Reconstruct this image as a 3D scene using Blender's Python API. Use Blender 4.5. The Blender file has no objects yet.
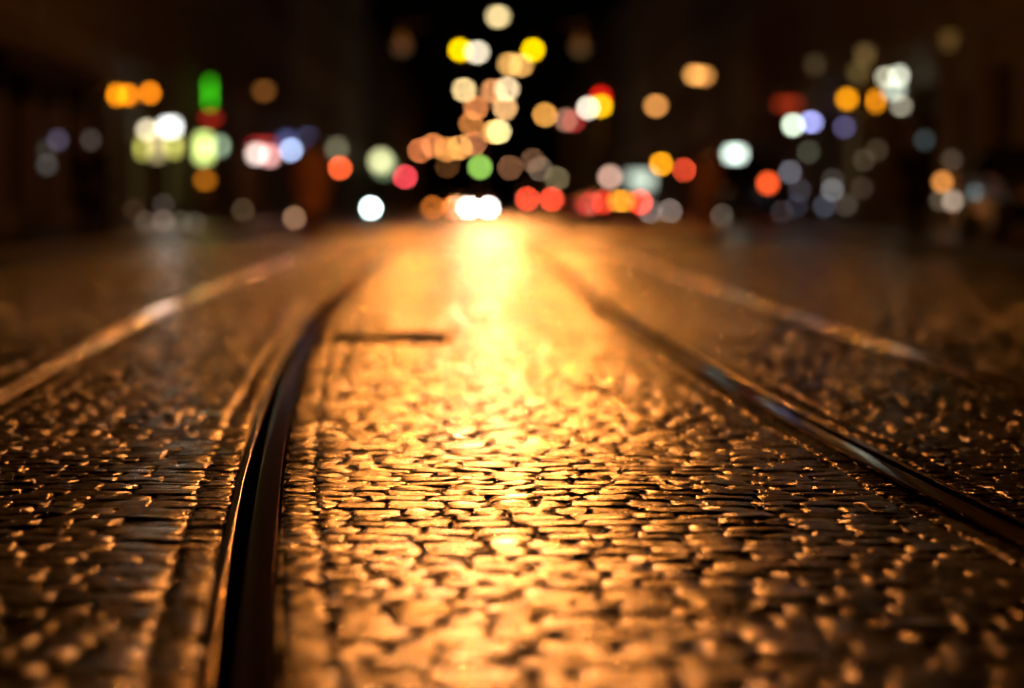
import bpy, bmesh, math, random
import numpy as np
from mathutils import Vector, Matrix

random.seed(7); rng = np.random.default_rng(11)
PI = math.pi
sc = bpy.context.scene
COL = sc.collection

# ------------------------------------------------------------------ camera
CAM_H = 0.75
F_PX = 85.0 / 36.0 * 1024
TILT = math.atan((344 - 198) / F_PX)
FOCUS = 6.25
APERT = 0.067
cam_d = bpy.data.cameras.new('camera'); cam = bpy.data.objects.new('camera', cam_d); COL.objects.link(cam)
cam_d.lens = 85; cam_d.sensor_width = 36; cam_d.clip_start = 0.05; cam_d.clip_end = 6000
cam.location = (0, 0, CAM_H); cam.rotation_euler = (PI / 2 - TILT, 0, 0)
cam_d.dof.use_dof = True; cam_d.dof.focus_distance = FOCUS
cam_d.dof.aperture_fstop = 0.085 / APERT
sc.camera = cam

def at(px, py, d):
    """world point seen at picture position px, py at distance d along the street"""
    a = (px - 512) / F_PX; b = (344 - py) / F_PX
    fy = math.cos(TILT) + b * math.sin(TILT); fz = -math.sin(TILT) + b * math.cos(TILT)
    k = d / fy
    return Vector((a * k, d, CAM_H + fz * k))
def blur_px(d): return APERT * F_PX * abs(1 / FOCUS - 1 / d)
def ground_z(d): return -0.005 * (d - 50) if d > 50 else 0.0
def shift(d): return -0.01 * (d - 40)          # the street drifts slowly to the left
def lin(c): return tuple(((v / 255) / 12.92 if v / 255 <= .04045 else ((v / 255 + .055) / 1.055) ** 2.4) for v in c)

# ------------------------------------------------------------------ materials
def nodes(name):
    m = bpy.data.materials.new(name); m.use_nodes = True
    nt = m.node_tree; b = nt.nodes['Principled BSDF']
    return m, nt, b
def mat(name, col, rough=.5, metal=0, var=.25, scale=8, bump=0, coat=0):
    m, nt, b = nodes(name); N = nt.nodes; L = nt.links
    tc = N.new('ShaderNodeTexCoord'); no = N.new('ShaderNodeTexNoise'); no.inputs['Scale'].default_value = scale; no.inputs['Detail'].default_value = 6
    L.new(tc.outputs['Object'], no.inputs['Vector'])
    mx = N.new('ShaderNodeMix'); mx.data_type = 'RGBA'
    mx.inputs['A'].default_value = (*[c * (1 - var) for c in col], 1); mx.inputs['B'].default_value = (*[min(1, c * (1 + var)) for c in col], 1)
    L.new(no.outputs['Fac'], mx.inputs['Factor']); L.new(mx.outputs['Result'], b.inputs['Base Color'])
    mr = N.new('ShaderNodeMapRange'); mr.inputs['To Min'].default_value = max(.03, rough * .75); mr.inputs['To Max'].default_value = min(1, rough * 1.25)
    L.new(no.outputs['Fac'], mr.inputs['Value']); L.new(mr.outputs['Result'], b.inputs['Roughness'])
    b.inputs['Metallic'].default_value = metal; b.inputs['Coat Weight'].default_value = coat
    if bump:
        bp = N.new('ShaderNodeBump'); bp.inputs['Strength'].default_value = bump; bp.inputs['Distance'].default_value = .01
        L.new(no.outputs['Fac'], bp.inputs['Height']); L.new(bp.outputs['Normal'], b.inputs['Normal'])
    return m
_em = {}
def emit(rgb, strength):
    """something that gives off light: rgb in linear, strength"""
    k = (tuple(round(c, 4) for c in rgb), round(strength, 3))
    if k in _em: return _em[k]
    m = bpy.data.materials.new('glowing_lamp'); m.use_nodes = True; nt = m.node_tree
    nt.nodes.remove(nt.nodes['Principled BSDF'])
    e = nt.nodes.new('ShaderNodeEmission'); e.inputs['Color'].default_value = (*rgb, 1); e.inputs['Strength'].default_value = strength
    nt.links.new(e.outputs[0], nt.nodes['Material Output'].inputs['Surface'])
    _em[k] = m; return m
def lamp_mat(target, d, area, boost=1.0):
    """brightness of a lamp of this area (square metres) so that its blurred disc has the target colour"""
    s = F_PX / d; D = max(blur_px(d), 1.0)
    cov = min(1.0, area * s * s / (PI / 4 * D * D))
    t = lin(target)
    return emit(t, boost / cov)

M = {}
M['dark_metal'] = mat('dark_metal', (.03, .03, .032), .4, .6)
M['steel'] = mat('worn_steel', (.30, .27, .24), .22, 1.0, .3, 30)
M['rail_steel'] = mat('rail_steel', (.30, .15, .06), .11, .45, .35, 25, 0)
M['groove'] = mat('rail_groove_grime', (.010, .008, .007), .95, 0, .4, 40, .4)
M['rubber'] = mat('rubber', (.015, .015, .015), .7)
M['tar'] = mat('tar', (.012, .011, .010), .45, 0, .3, 40, .3)
M['iron'] = mat('cast_iron', (.02, .017, .015), .85, 0, .4, 40, .6)
M['glass_dark'] = mat('window_glass', (.012, .013, .015), .06, 0, .2, 2)
M['stucco_olive'] = mat('stucco_olive', (.30, .27, .19), .85, 0, .2, 3, .3)
M['stucco_buff'] = mat('stucco_buff', (.36, .29, .20), .85, 0, .2, 3, .3)
M['stucco_grey'] = mat('stucco_grey', (.25, .24, .22), .85, 0, .2, 3, .3)
M['stucco_red'] = mat('stucco_red', (.30, .18, .13), .85, 0, .2, 3, .3)
M['stone_trim'] = mat('stone_trim', (.32, .29, .24), .8, 0, .2, 6, .2)
M['roof'] = mat('roof_slate', (.06, .05, .05), .7, 0, .3, 12, .4)
M['frame'] = mat('window_frame_paint', (.35, .33, .29), .5)
M['wood_dark'] = mat('dark_wood', (.05, .03, .02), .5, 0, .4, 10)
M['awning'] = mat('awning_cloth', (.05, .025, .02), .9, 0, .3, 10)
M['car_dark'] = mat('car_paint_black', (.012, .012, .014), .25, .3, .1, 2, 0, 1)
M['car_silver'] = mat('car_paint_silver', (.25, .26, .28), .3, .5, .1, 2, 0, 1)
M['car_blue'] = mat('car_paint_blue', (.02, .03, .07), .3, .3, .1, 2, 0, 1)
M['van_white'] = mat('van_paint_grey', (.12, .12, .125), .35, .2, .1, 2, 0, 1)
M['plate'] = mat('number_plate', (.55, .54, .5), .5)
M['skin'] = mat('skin', (.42, .26, .19), .55)
M['hair'] = mat('hair_brown', (.035, .02, .012), .6, 0, .4, 60)
M['coat_rust'] = mat('coat_rust', (.55, .27, .14), .85, 0, .3, 30, .2)
M['coat_rose'] = mat('coat_rose', (.58, .33, .26), .85, 0, .3, 30, .2)
M['coat_black'] = mat('coat_black', (.014, .014, .016), .85, 0, .3, 30, .2)
M['cloth_navy'] = mat('cloth_navy', (.02, .022, .035), .9, 0, .3, 30, .2)
M['trouser_rust'] = mat('trouser_brown', (.30, .13, .07), .9, 0, .3, 30, .2)
M['shoe'] = mat('shoe_leather', (.012, .01, .01), .45)
M['kerb'] = mat('kerb_granite', (.07, .065, .06), .45, 0, .3, 12, .3)

def stone_mat(name, rough, grain):
    m, nt, b = nodes(name); N = nt.nodes; L = nt.links
    geo = N.new('ShaderNodeNewGeometry'); tc = N.new('ShaderNodeTexCoord')
    ramp = N.new('ShaderNodeValToRGB'); ramp.color_ramp.elements[0].color = (.012, .009, .006, 1); ramp.color_ramp.elements[1].color = (.045, .033, .023, 1)
    L.new(geo.outputs['Random Per Island'], ramp.inputs['Fac'])
    n1 = N.new('ShaderNodeTexNoise'); n1.inputs['Scale'].default_value = 24; n1.inputs['Detail'].default_value = 8; n1.inputs['Roughness'].default_value = .65
    n2 = N.new('ShaderNodeTexNoise'); n2.inputs['Scale'].default_value = 120; n2.inputs['Detail'].default_value = 3
    n3 = N.new('ShaderNodeTexNoise'); n3.inputs['Scale'].default_value = 1.1; n3.inputs['Detail'].default_value = 4
    for n in (n1, n2, n3): L.new(tc.outputs['Object'], n.inputs['Vector'])
    mx = N.new('ShaderNodeMix'); mx.data_type = 'RGBA'; mx.blend_type = 'MULTIPLY'; mx.inputs['Factor'].default_value = .6
    L.new(ramp.outputs['Color'], mx.inputs['A']); L.new(n1.outputs['Color'], mx.inputs['B']); L.new(mx.outputs['Result'], b.inputs['Base Color'])
    ad = N.new('ShaderNodeMath'); ad.operation = 'MULTIPLY'; L.new(n1.outputs['Fac'], ad.inputs[0]); L.new(n3.outputs['Fac'], ad.inputs[1])
    mr = N.new('ShaderNodeMapRange'); mr.inputs['From Min'].default_value = .12; mr.inputs['From Max'].default_value = .42
    mr.inputs['To Min'].default_value = rough * .6; mr.inputs['To Max'].default_value = rough * 1.45
    L.new(ad.outputs[0], mr.inputs['Value']); L.new(mr.outputs['Result'], b.inputs['Roughness'])
    b1 = N.new('ShaderNodeBump'); b1.inputs['Strength'].default_value = .8; b1.inputs['Distance'].default_value = .005
    L.new(n1.outputs['Fac'], b1.inputs['Height'])
    b2 = N.new('ShaderNodeBump'); b2.inputs['Strength'].default_value = grain; b2.inputs['Distance'].default_value = .008
    pk = N.new('ShaderNodeMapRange'); pk.inputs['From Min'].default_value = .56; pk.inputs['From Max'].default_value = .74; L.new(n2.outputs['Fac'], pk.inputs['Value'])
    L.new(pk.outputs['Result'], b2.inputs['Height']); L.new(b1.outputs['Normal'], b2.inputs['Normal']); L.new(b2.outputs['Normal'], b.inputs['Normal'])
    b.inputs['Specular IOR Level'].default_value = .55
    return m
M['cobble'] = stone_mat('wet_cobblestone', .20, .8)

def road_mat():
    m, nt, b = nodes('wet_road'); N = nt.nodes; L = nt.links
    tc = N.new('ShaderNodeTexCoord')
    n1 = N.new('ShaderNodeTexNoise'); n1.inputs['Scale'].default_value = 5; n1.inputs['Detail'].default_value = 7
    n3 = N.new('ShaderNodeTexNoise'); n3.inputs['Scale'].default_value = .35; n3.inputs['Detail'].default_value = 5
    for n in (n1, n3): L.new(tc.outputs['Object'], n.inputs['Vector'])
    br = N.new('ShaderNodeTexBrick'); br.inputs['Scale'].default_value = 3; L.new(tc.outputs['Object'], br.inputs['Vector'])
    br.inputs['Color1'].default_value = (.022, .018, .014, 1); br.inputs['Color2'].default_value = (.04, .032, .024, 1); br.inputs['Mortar'].default_value = (.012, .010, .008, 1)
    L.new(br.outputs['Color'], b.inputs['Base Color'])
    mr = N.new('ShaderNodeMapRange'); mr.inputs['From Min'].default_value = .3; mr.inputs['From Max'].default_value = .7
    mr.inputs['To Min'].default_value = .3; mr.inputs['To Max'].default_value = .45
    L.new(n3.outputs['Fac'], mr.inputs['Value']); L.new(mr.outputs['Result'], b.inputs['Roughness'])
    b1 = N.new('ShaderNodeBump'); b1.inputs['Strength'].default_value = .35; b1.inputs['Distance'].default_value = .02
    L.new(n1.outputs['Fac'], b1.inputs['Height']); L.new(b1.outputs['Normal'], b.inputs['Normal'])
    return m
M['road'] = road_mat()
M['bed'] = mat('wet_joint_sand', (.022, .018, .014), .4, 0, .4, 20, .5)
for q in ('groove', 'tar', 'iron'):                        # matt grime: no gloss at all
    nt = M[q].node_tree; p_ = nt.nodes['Principled BSDF']; df = nt.nodes.new('ShaderNodeBsdfDiffuse')
    nt.links.new(p_.inputs['Base Color'].links[0].from_socket, df.inputs['Color']); nt.links.new(df.outputs[0], nt.nodes['Material Output'].inputs['Surface']); nt.nodes.remove(p_)
M['paving'] = mat('pavement_slabs', (.05, .043, .036), .35, 0, .3, 4, .4)

# ------------------------------------------------------------------ mesh helpers
def smooth(me, on=True):
    me.polygons.foreach_set('use_smooth', np.full(len(me.polygons), on)); me.update()
def link(name, me, m=None, parent=None, loc=None, rot=None):
    o = bpy.data.objects.new(name, me); COL.objects.link(o)
    if m is not None and me is not None and not me.materials: me.materials.append(m)
    if parent is not None: o.parent = parent
    if loc is not None: o.location = loc
    if rot is not None: o.rotation_euler = rot
    return o
def tag(o, label, cat, group=None):
    o['label'] = label; o['category'] = cat
    if group: o['group'] = group
    return o
def structure(o): o['kind'] = 'structure'; return o
def empty(name, loc=(0, 0, 0), rz=0):
    o = bpy.data.objects.new(name, None); COL.objects.link(o); o.location = loc; o.rotation_euler = (0, 0, rz); o.empty_display_size = .2
    return o
def copy_tree(o, parent=None):
    c = o.copy(); COL.objects.link(c)
    if parent is not None: c.parent = parent
    for ch in list(o.children): copy_tree(ch, c)
    return c

class MB:
    def __init__(s): s.bm = bmesh.new()
    def box(s, lo, hi, bev=0):
        g = bmesh.ops.create_cube(s.bm, size=1)
        lo = Vector(lo); hi = Vector(hi)
        for v in g['verts']:
            v.co = Vector([lo[i] + (v.co[i] + .5) * (hi[i] - lo[i]) for i in range(3)])
        if bev:
            es = list({e for v in g['verts'] for e in v.link_edges})
            bmesh.ops.bevel(s.bm, geom=es, offset=bev, segments=2, affect='EDGES', profile=.6)
        return s
    def tube(s, pts, r, n=10, caps=True):
        pts = [Vector(p) for p in pts]; rs = r if isinstance(r, (list, tuple)) else [r] * len(pts)
        rings = []; prev = None
        for i, p in enumerate(pts):
            t = (pts[min(i + 1, len(pts) - 1)] - pts[max(i - 1, 0)]).normalized()
            a = prev if prev is not None else (Vector((0, 0, 1)) if abs(t.z) < .9 else Vector((1, 0, 0)))
            u = (a - t * a.dot(t))
            if u.length < 1e-6: u = t.orthogonal()
            u.normalize(); prev = u; w = t.cross(u)
            rings.append([s.bm.verts.new(p + (u * math.cos(2 * PI * k / n) + w * math.sin(2 * PI * k / n)) * rs[i]) for k in range(n)])
        for A, B in zip(rings, rings[1:]):
            for k in range(n): s.bm.faces.new((A[k], A[(k + 1) % n], B[(k + 1) % n], B[k]))
        if caps: s.bm.faces.new(rings[0][::-1]); s.bm.faces.new(rings[-1])
        return s
    def lathe(s, prof, c=(0, 0, 0), n=20, axis='z'):
        rings = []
        for r, z in prof:
            ring = []
            for k in range(n):
                a = 2 * PI * k / n; x, y = r * math.cos(a), r * math.sin(a)
                p = {'z': (x, y, z), 'y': (x, z, y), 'x': (z, x, y)}[axis]
                ring.append(s.bm.verts.new(Vector(c) + Vector(p)))
            rings.append(ring)
        for A, B in zip(rings, rings[1:]):
            for k in range(n): s.bm.faces.new((A[k], A[(k + 1) % n], B[(k + 1) % n], B[k]))
        for ring in (rings[0], rings[-1]): s.bm.faces.new(ring)
        bmesh.ops.recalc_face_normals(s.bm, faces=s.bm.faces)
        return s
    def loft(s, sections, cap=True):
        rings = [[s.bm.verts.new(p) for p in sec] for sec in sections]; n = len(rings[0])
        for A, B in zip(rings, rings[1:]):
            for k in range(n): s.bm.faces.new((A[k], A[(k + 1) % n], B[(k + 1) % n], B[k]))
        if cap: s.bm.faces.new(rings[0][::-1]); s.bm.faces.new(rings[-1])
        bmesh.ops.recalc_face_normals(s.bm, faces=s.bm.faces)
        return s
    def mesh(s, name, sm=False):
        me = bpy.data.meshes.new(name); bmesh.ops.recalc_face_normals(s.bm, faces=s.bm.faces); s.bm.to_mesh(me); s.bm.free()
        if sm: smooth(me)
        return me
    def build(s, name, m, parent=None, loc=None, rot=None, sm=False):
        me = s.mesh(name, sm); return link(name, me, m, parent, loc, rot)

# ------------------------------------------------------------------ rails and paving
def curve(pts):
    pts = np.array(pts, float); d = np.arange(-6, 351, .05)
    x = np.interp(d, pts[:, 0], pts[:, 1])
    out = x.copy()
    for w in (1.2, 4.0):                      # smooth more strongly far away
        k = np.exp(-.5 * (np.arange(-3 * w, 3 * w + .01, .05) / w) ** 2); k /= k.sum()
        p = len(k) // 2
        e = np.concatenate([2 * out[0] - out[p:0:-1], out, 2 * out[-1] - out[-2:-p - 2:-1]])
        sm = np.convolve(e, k, 'valid')[:len(out)]
        t = np.clip((d - (3 if w < 2 else 10)) / (4 if w < 2 else 10), 0, 1) if w > 2 else 1
        out = out * (1 - t) + sm * t
    return d, out
DD, XL2 = curve([(-6, .62), (0, -.05), (3.7, -.43), (4.5, -.507), (5.46, -.595), (6.43, -.683), (9, -.875), (11.9, -1.065), (14.5, -1.205), (17.8, -1.335), (22, -1.455), (27, -1.54), (35, -1.63), (60, -1.9), (350, -4.8)])
_, XR1 = curve([(-6, 2.1), (0, 1.56), (3.7, 1.27), (5.46, 1.136), (6.43, 1.065), (7.49, 1.0), (9, .92), (11.9, .80), (14.9, .71), (17.8, .63), (22, .53), (25.2, .46), (35, .33), (60, .06), (350, -2.84)])
XL1, XR2 = XL2 - 1.075, XR1 + 1.075
RAILS = {'L1': XL1, 'L2': XL2, 'R1': XR1, 'R2': XR2}
def rx(k, d): return np.interp(d, DD, RAILS[k])
HW = .0576

def z_wave(x, y):
    return (.0035 * np.sin(1.7 * x + .6 * y) + .003 * np.sin(2.9 * y - 1.1 * x + 1) + .002 * np.sin(4.3 * x + 2.1 * y)) * np.clip(y / 4, 0, 1)

def rail(key, mirror, label):
    ds = np.concatenate([np.arange(-5, 30, .25), np.arange(30, 120, 2.0), np.arange(120, 351, 10.0)])
    X = rx(key, ds)
    # cross-section, gauge side first: flange lip, groove, running head
    P = [(-0.0576, -0.05), (-0.0576, -0.005), (-0.05688, -0.0015), (-0.05535, 0), (-0.05445, 0.0002), (-0.0414, 0.0002), (-0.0405, 0), (-0.0387, -0.002), (-0.036, -0.035), (-0.0108, -0.04), (-0.0036, -0.012), (-0.0018, 0.0015), (-0.00045, 0.0033), (0.0009, 0.004), (0.0018, 0.0042), (0.05625, 0.0042), (0.05724, 0.0032), (0.0576, -0.006), (0.0576, -0.05)]
    s = -1 if mirror else 1
    b = MB(); secs = []
    for d, x in zip(ds, X):
        z0 = ground_z(d) + .004 + (.006 if d > 45 else 0)
        secs.append([(x + s * px, d, z0 + pz) for px, pz in P])
    b.loft(secs)
    o = b.build('tram_rail', M['rail_steel'], sm=False)
    tag(o, label, 'tram rail', 'grooved tram rails set in the cobbles')
    o.data.materials.append(M['groove'])
    for e in o.data.polygons:
        e.use_smooth = True
        lx = e.center.x - float(np.interp(e.center.y, ds, X)); lx = lx * s
        if -.040 < lx < -.0027 and abs(e.normal.y) < .7: e.material_index = 1
    o.data.set_sharp_from_angle(angle=math.radians(40))
    for q in (-1, 1):
        b = MB(); b.loft([[(x + q * .0588, d, ground_z(d) - .04), (x + q * .0588, d, ground_z(d) - .001), (x + q * .066, d, ground_z(d) - .006), (x + q * .066, d, ground_z(d) - .04)] for d, x in zip(ds[ds < 60], X[ds < 60])])
        b.build('joint_seal', M['tar'], o)
rail('L1', True, 'shiny tram rail at the far left, with a bright white gleam on it')
rail('L2', False, 'dark grooved tram rail curving up from the bottom left past the drain cover')
rail('R1', True, 'dark tram rail running from the bright road centre to the right edge')
rail('R2', False, 'faint dark tram rail farthest right, lost among brown cobbles')

# ground sheet to the horizon
def sheet(name, xs_fn, ds, m, dz=0, hole=None):
    b = MB(); rows = []
    for d in ds:
        xs = xs_fn(d); rows.append([b.bm.verts.new((x, d, (ground_z(d) if d < 360 else ground_z(360)) + dz)) for x in xs])
    for j, (A, B) in enumerate(zip(rows, rows[1:])):
        for i in range(len(A) - 1):
            if (i, j) != hole: b.bm.faces.new((A[i], A[i + 1], B[i + 1], B[i]))
    o = b.build(name, m); structure(o); return o
sheet('ground', lambda d: (-2500, -300, -60, -20, 0, 20, 60, 300, 2500), [-400, -60, -10, 0, 20, 44.7, 46, 50, 60, 80, 100, 150, 200, 250, 300, 360, 800, 3000, 5000], M['bed'], -.055)
END = 45.0
p0, p1 = at(334, 338, 13.0), at(446, 332, 13.0)
DR = (p0.x, p1.x, 12.6, 13.4)
def joint_bed():
    ys = [*np.arange(-4, 2, 1.0), *np.arange(2, END, .3), END]; b = MB(); rows = []; w = HW + .004
    for y in ys:
        r = {k: float(rx(k, y)) for k in RAILS}
        lo, hi = min(-5.95, r['L1'] - w - .2), max(5.85, r['R2'] + w + .2); row = []
        for (p, q, n) in ((lo, r['L1'] - w, 14), (r['L1'] + w, r['L2'] - w, 5), (r['L2'] + w, r['R1'] - w, 16), (r['R1'] + w, r['R2'] - w, 5), (r['R2'] + w, hi, 14)):
            row.append([b.bm.verts.new((x, y, float(z_wave(x, y)) - .0115)) for x in np.linspace(p, q, n)])
        rows.append(row)
    for A, B in zip(rows, rows[1:]):
        for sa, sb in zip(A, B):
            for i in range(len(sa) - 1):
                if sa[i + 1].co.x > DR[0] and sa[i].co.x < DR[1] and sb[i].co.y > DR[2] and sa[i].co.y < DR[3]: continue
                b.bm.faces.new((sa[i], sa[i + 1], sb[i + 1], sb[i]))
    structure(b.build('joint_bed', M['bed'], sm=True))
joint_bed()
KL, KR = -6.1, 6.0                                        # kerb lines
sheet('road', lambda d: (KL + shift(d) * (d > 40) - .0, -3, 0, 3, KR + shift(d) * (d > 40)), [END, 50, 60, 80, 100, 150, 200, 250, 300, 350], M['road'], 0.0)

def pave():
    """real setts laid in rows across the street, split at the rails"""
    cx, cy, w, l, rot = [], [], [], [], []
    d = 2.3
    while d < END:
        dep = rng.uniform(.085, .135) if d < 30 else .14
        lim = .2118 * d * 1.4 + .9
        r = {k: float(rx(k, d)) for k in RAILS}
        e = HW + .009
        hd = .085                                         # narrow header stones beside the rails
        segs = [(max(-lim, KL + .02), r['L1'] - e), (r['L1'] + e, r['L2'] - e), (r['L2'] + e, r['R1'] - e), (r['R1'] + e, r['R2'] - e), (r['R2'] + e, min(lim, KR - .02))]
        for si, (a, b_) in enumerate(segs):
            if b_ - a < .12: continue
            heads = []
            if si > 0: heads.append((a, a + hd)); a += hd
            if si < 4: heads.append((b_ - hd, b_)); b_ -= hd
            for (u, v) in heads:
                k = 2
                for q in range(k):
                    cx.append((u + v) / 2 + rng.normal(0, .003)); cy.append(d + dep * (q + .5) / k); w.append(hd - .010); l.append(dep / k - .008); rot.append(rng.normal(0, .04))
            x = a; off = True
            while x < b_ - .01:
                ww = rng.uniform(.075, .165)
                if off: ww *= rng.uniform(.5, 1); off = False
                if x + ww > b_ - .07: ww = b_ - x
                cx.append(x + ww / 2); cy.append(d + dep / 2 + rng.normal(0, .006)); w.append(ww - rng.uniform(.002, .010)); l.append(dep - rng.uniform(-.002, .007)); rot.append(rng.normal(0, .022))
                x += ww
        d += dep
    cx, cy, w, l, rot = map(np.array, (cx, cy, w, l, rot))
    cy = cy + .05 * np.sin(cx * .8 + .3) + .02 * np.sin(cx * 2.3)         # courses wander a little
    n = len(cx)
    h = rng.normal(0, .0010, n); tilt = np.interp(cy, [8, 14, 30], [1, 1.4, 1.6]); tx = rng.normal(0, .024, n) * tilt; ty = rng.normal(0, .013, n) * tilt
    dome = rng.uniform(.0005, .0035, n)
    # keep clear of the drain cover
    keep = ~((cx > DR[0] - .04) & (cx < DR[1] + .04) & (cy > DR[2] - .05) & (cy < DR[3] + .05))
    keep &= ~((cx > CV[0] - .3) & (cx < CV[0] + .3) & (cy > CV[1] - .3) & (cy < CV[1] + .3))
    groups = [(keep & (cy < 13), [-1, -.99, -.96, -.89, -.4, .4, .89, .96, .99, 1]), (keep & (cy >= 13), [-1, -.95, -.6, .6, .95, 1])]
    V, F, base = [], [], 0
    for sel, g in groups:
        g = np.array(g); A, B = np.meshgrid(g, g); A = A.ravel(); B = B.ravel(); k = len(g)
        m = np.maximum(abs(A), abs(B)); pw = (abs(A) ** 8 + abs(B) ** 8) ** .125; sc_ = np.where(m > 0, m / np.maximum(pw, 1e-9), 1)
        A2, B2 = A * sc_, B * sc_
        skirt = m > .999
        edge = np.where(skirt, -.05, -np.clip((m - .88) / .12, 0, 1) ** 2 * .0026)
        N_ = sel.sum(); idx = np.where(sel)[0]
        jx = rng.normal(0, .0048, (N_, k * k)); jy = rng.normal(0, .0042, (N_, k * k)); jz = rng.normal(0, .0010, (N_, k * k))
        # gentle unevenness of each stone's own top
        ph = rng.uniform(0, 6.28, (N_, 3)); fr = rng.uniform(1.0, 3.2, (N_, 2))
        lx = A2[None] * w[idx, None] / 2 + jx * (m > .5); ly = B2[None] * l[idx, None] / 2 + jy * (m > .5)
        lz = h[idx, None] + edge[None] - dome[idx, None] * (A2 ** 2 + B2 ** 2)[None] * .5 + tx[idx, None] * lx + ty[idx, None] * ly + jz \
            + .0021 * np.sin(A2[None] * fr[:, :1] + ph[:, :1]) * np.cos(B2[None] * fr[:, 1:] + ph[:, 1:2])
        c, s_ = np.cos(rot[idx])[:, None], np.sin(rot[idx])[:, None]
        X = cx[idx, None] + lx * c - ly * s_; Y = cy[idx, None] + lx * s_ + ly * c
        Z = lz + z_wave(X, Y) * np.minimum(1, 1) - .002
        V.append(np.stack([X, Y, Z], -1).reshape(-1, 3))
        q = np.arange(k * k).reshape(k, k); f = np.stack([q[:-1, :-1], q[:-1, 1:], q[1:, 1:], q[1:, :-1]], -1).reshape(-1, 4)
        F.append((f[None] + (np.arange(N_) * k * k)[:, None, None]).reshape(-1, 4) + base); base += N_ * k * k
    V = np.concatenate(V); F = np.concatenate(F)
    me = bpy.data.meshes.new('cobblestone_road')
    me.vertices.add(len(V)); me.vertices.foreach_set('co', V.ravel().astype(np.float32))
    me.loops.add(F.size); me.loops.foreach_set('vertex_index', F.ravel().astype(np.int32))
    me.polygons.add(len(F)); me.polygons.foreach_set('loop_start', np.arange(0, F.size, 4, dtype=np.int32)); me.polygons.foreach_set('loop_total', np.full(len(F), 4, np.int32))
    me.update(calc_edges=True); smooth(me)
    structure(link('cobblestone_road', me, M['cobble']))
    print('setts', n, 'verts', len(V))

CV = (-30.0, -30.0)
pave()
def drain():
    t = empty('drain_cover', ((DR[0] + DR[1]) / 2, (DR[2] + DR[3]) / 2, 0))
    hw, hl = (DR[1] - DR[0]) / 2, (DR[3] - DR[2]) / 2
    b = MB()
    for lo, hi in (((-hw, -hl, -.05), (hw, -hl + .04, -.022)), ((-hw, hl - .04, -.05), (hw, hl, -.022)), ((-hw, -hl + .04, -.05), (-hw + .04, hl - .04, -.022)), ((hw - .04, -hl + .04, -.05), (hw, hl - .04, -.022))): b.box(lo, hi)
    b.build('frame', M['iron'], t)
    b = MB(); n = 11
    for i in range(n):
        x = -hw + .06 + (2 * hw - .12) * i / (n - 1); b.box((x - .012, -hl + .042, -.054), (x + .012, hl - .042, -.036))
    b.build('grate', M['iron'], t)
    tag(t, 'dark iron drain cover in the glowing cobbles beside the left curving rail', 'drain cover')
drain()

def pavement(s):
    ds = list(np.arange(-20, 40, 5.0)) + list(np.arange(40, 351, 10.0))
    k = KL if s < 0 else KR; f = -9.6 if s < 0 else 9.5
    b = MB(); secs = []
    for d in ds:
        sh = shift(d) if d > 40 else 0; z = ground_z(d)
        secs.append([(k + s * .151 + sh, d, z - .05), (k + s * .151 + sh, d, z + .115), (f + s * 8 + sh, d, z + .13), (f + s * 8 + sh, d, z - .05)])
    b.loft(secs); structure(b.build('pavement', M['paving']))
    b = MB(); secs = []
    for d in ds:
        sh = shift(d) if d > 40 else 0; z = ground_z(d)
        secs.append([(k + sh, d, z - .05), (k + sh, d, z + .10), (k + s * .02 + sh, d, z + .12), (k + s * .148 + sh, d, z + .12), (k + s * .148 + sh, d, z - .05)])
    b.loft(secs); structure(b.build('kerb', M['kerb']))
pavement(-1); pavement(1)

# ------------------------------------------------------------------ buildings
FL, FR = -8.9, 8.7
def facade_x(s, d): return (FL if s < 0 else FR) + shift(d)
def grid_wall(b, L, H, holes, depth):
    """a wall in the plane x=0 facing +x, u along y from 0..L, with real openings"""
    us = sorted({0, L, *[h[0] for h in holes], *[h[1] for h in holes]}); zs = sorted({0, H, *[h[2] for h in holes], *[h[3] for h in holes]})
    vc = {}
    def v(u, z, x=0):
        k = (round(u, 4), round(z, 4), round(x, 4))
        if k not in vc: vc[k] = b.bm.verts.new((x, u, z))
        return vc[k]
    for u0, u1 in zip(us, us[1:]):
        for z0, z1 in zip(zs, zs[1:]):
            cu, cz = (u0 + u1) / 2, (z0 + z1) / 2
            if any(h[0] < cu < h[1] and h[2] < cz < h[3] for h in holes): continue
            b.bm.faces.new((v(u0, z0), v(u1, z0), v(u1, z1), v(u0, z1)))
    for (a, c, z0, z1) in holes:
        for p, q in (((a, z0), (c, z0)), ((c, z0), (c, z1)), ((c, z1), (a, z1)), ((a, z1), (a, z0))):
            b.bm.faces.new((v(*p), v(*q), v(*q, -depth), v(*p, -depth)))
    return v
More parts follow.
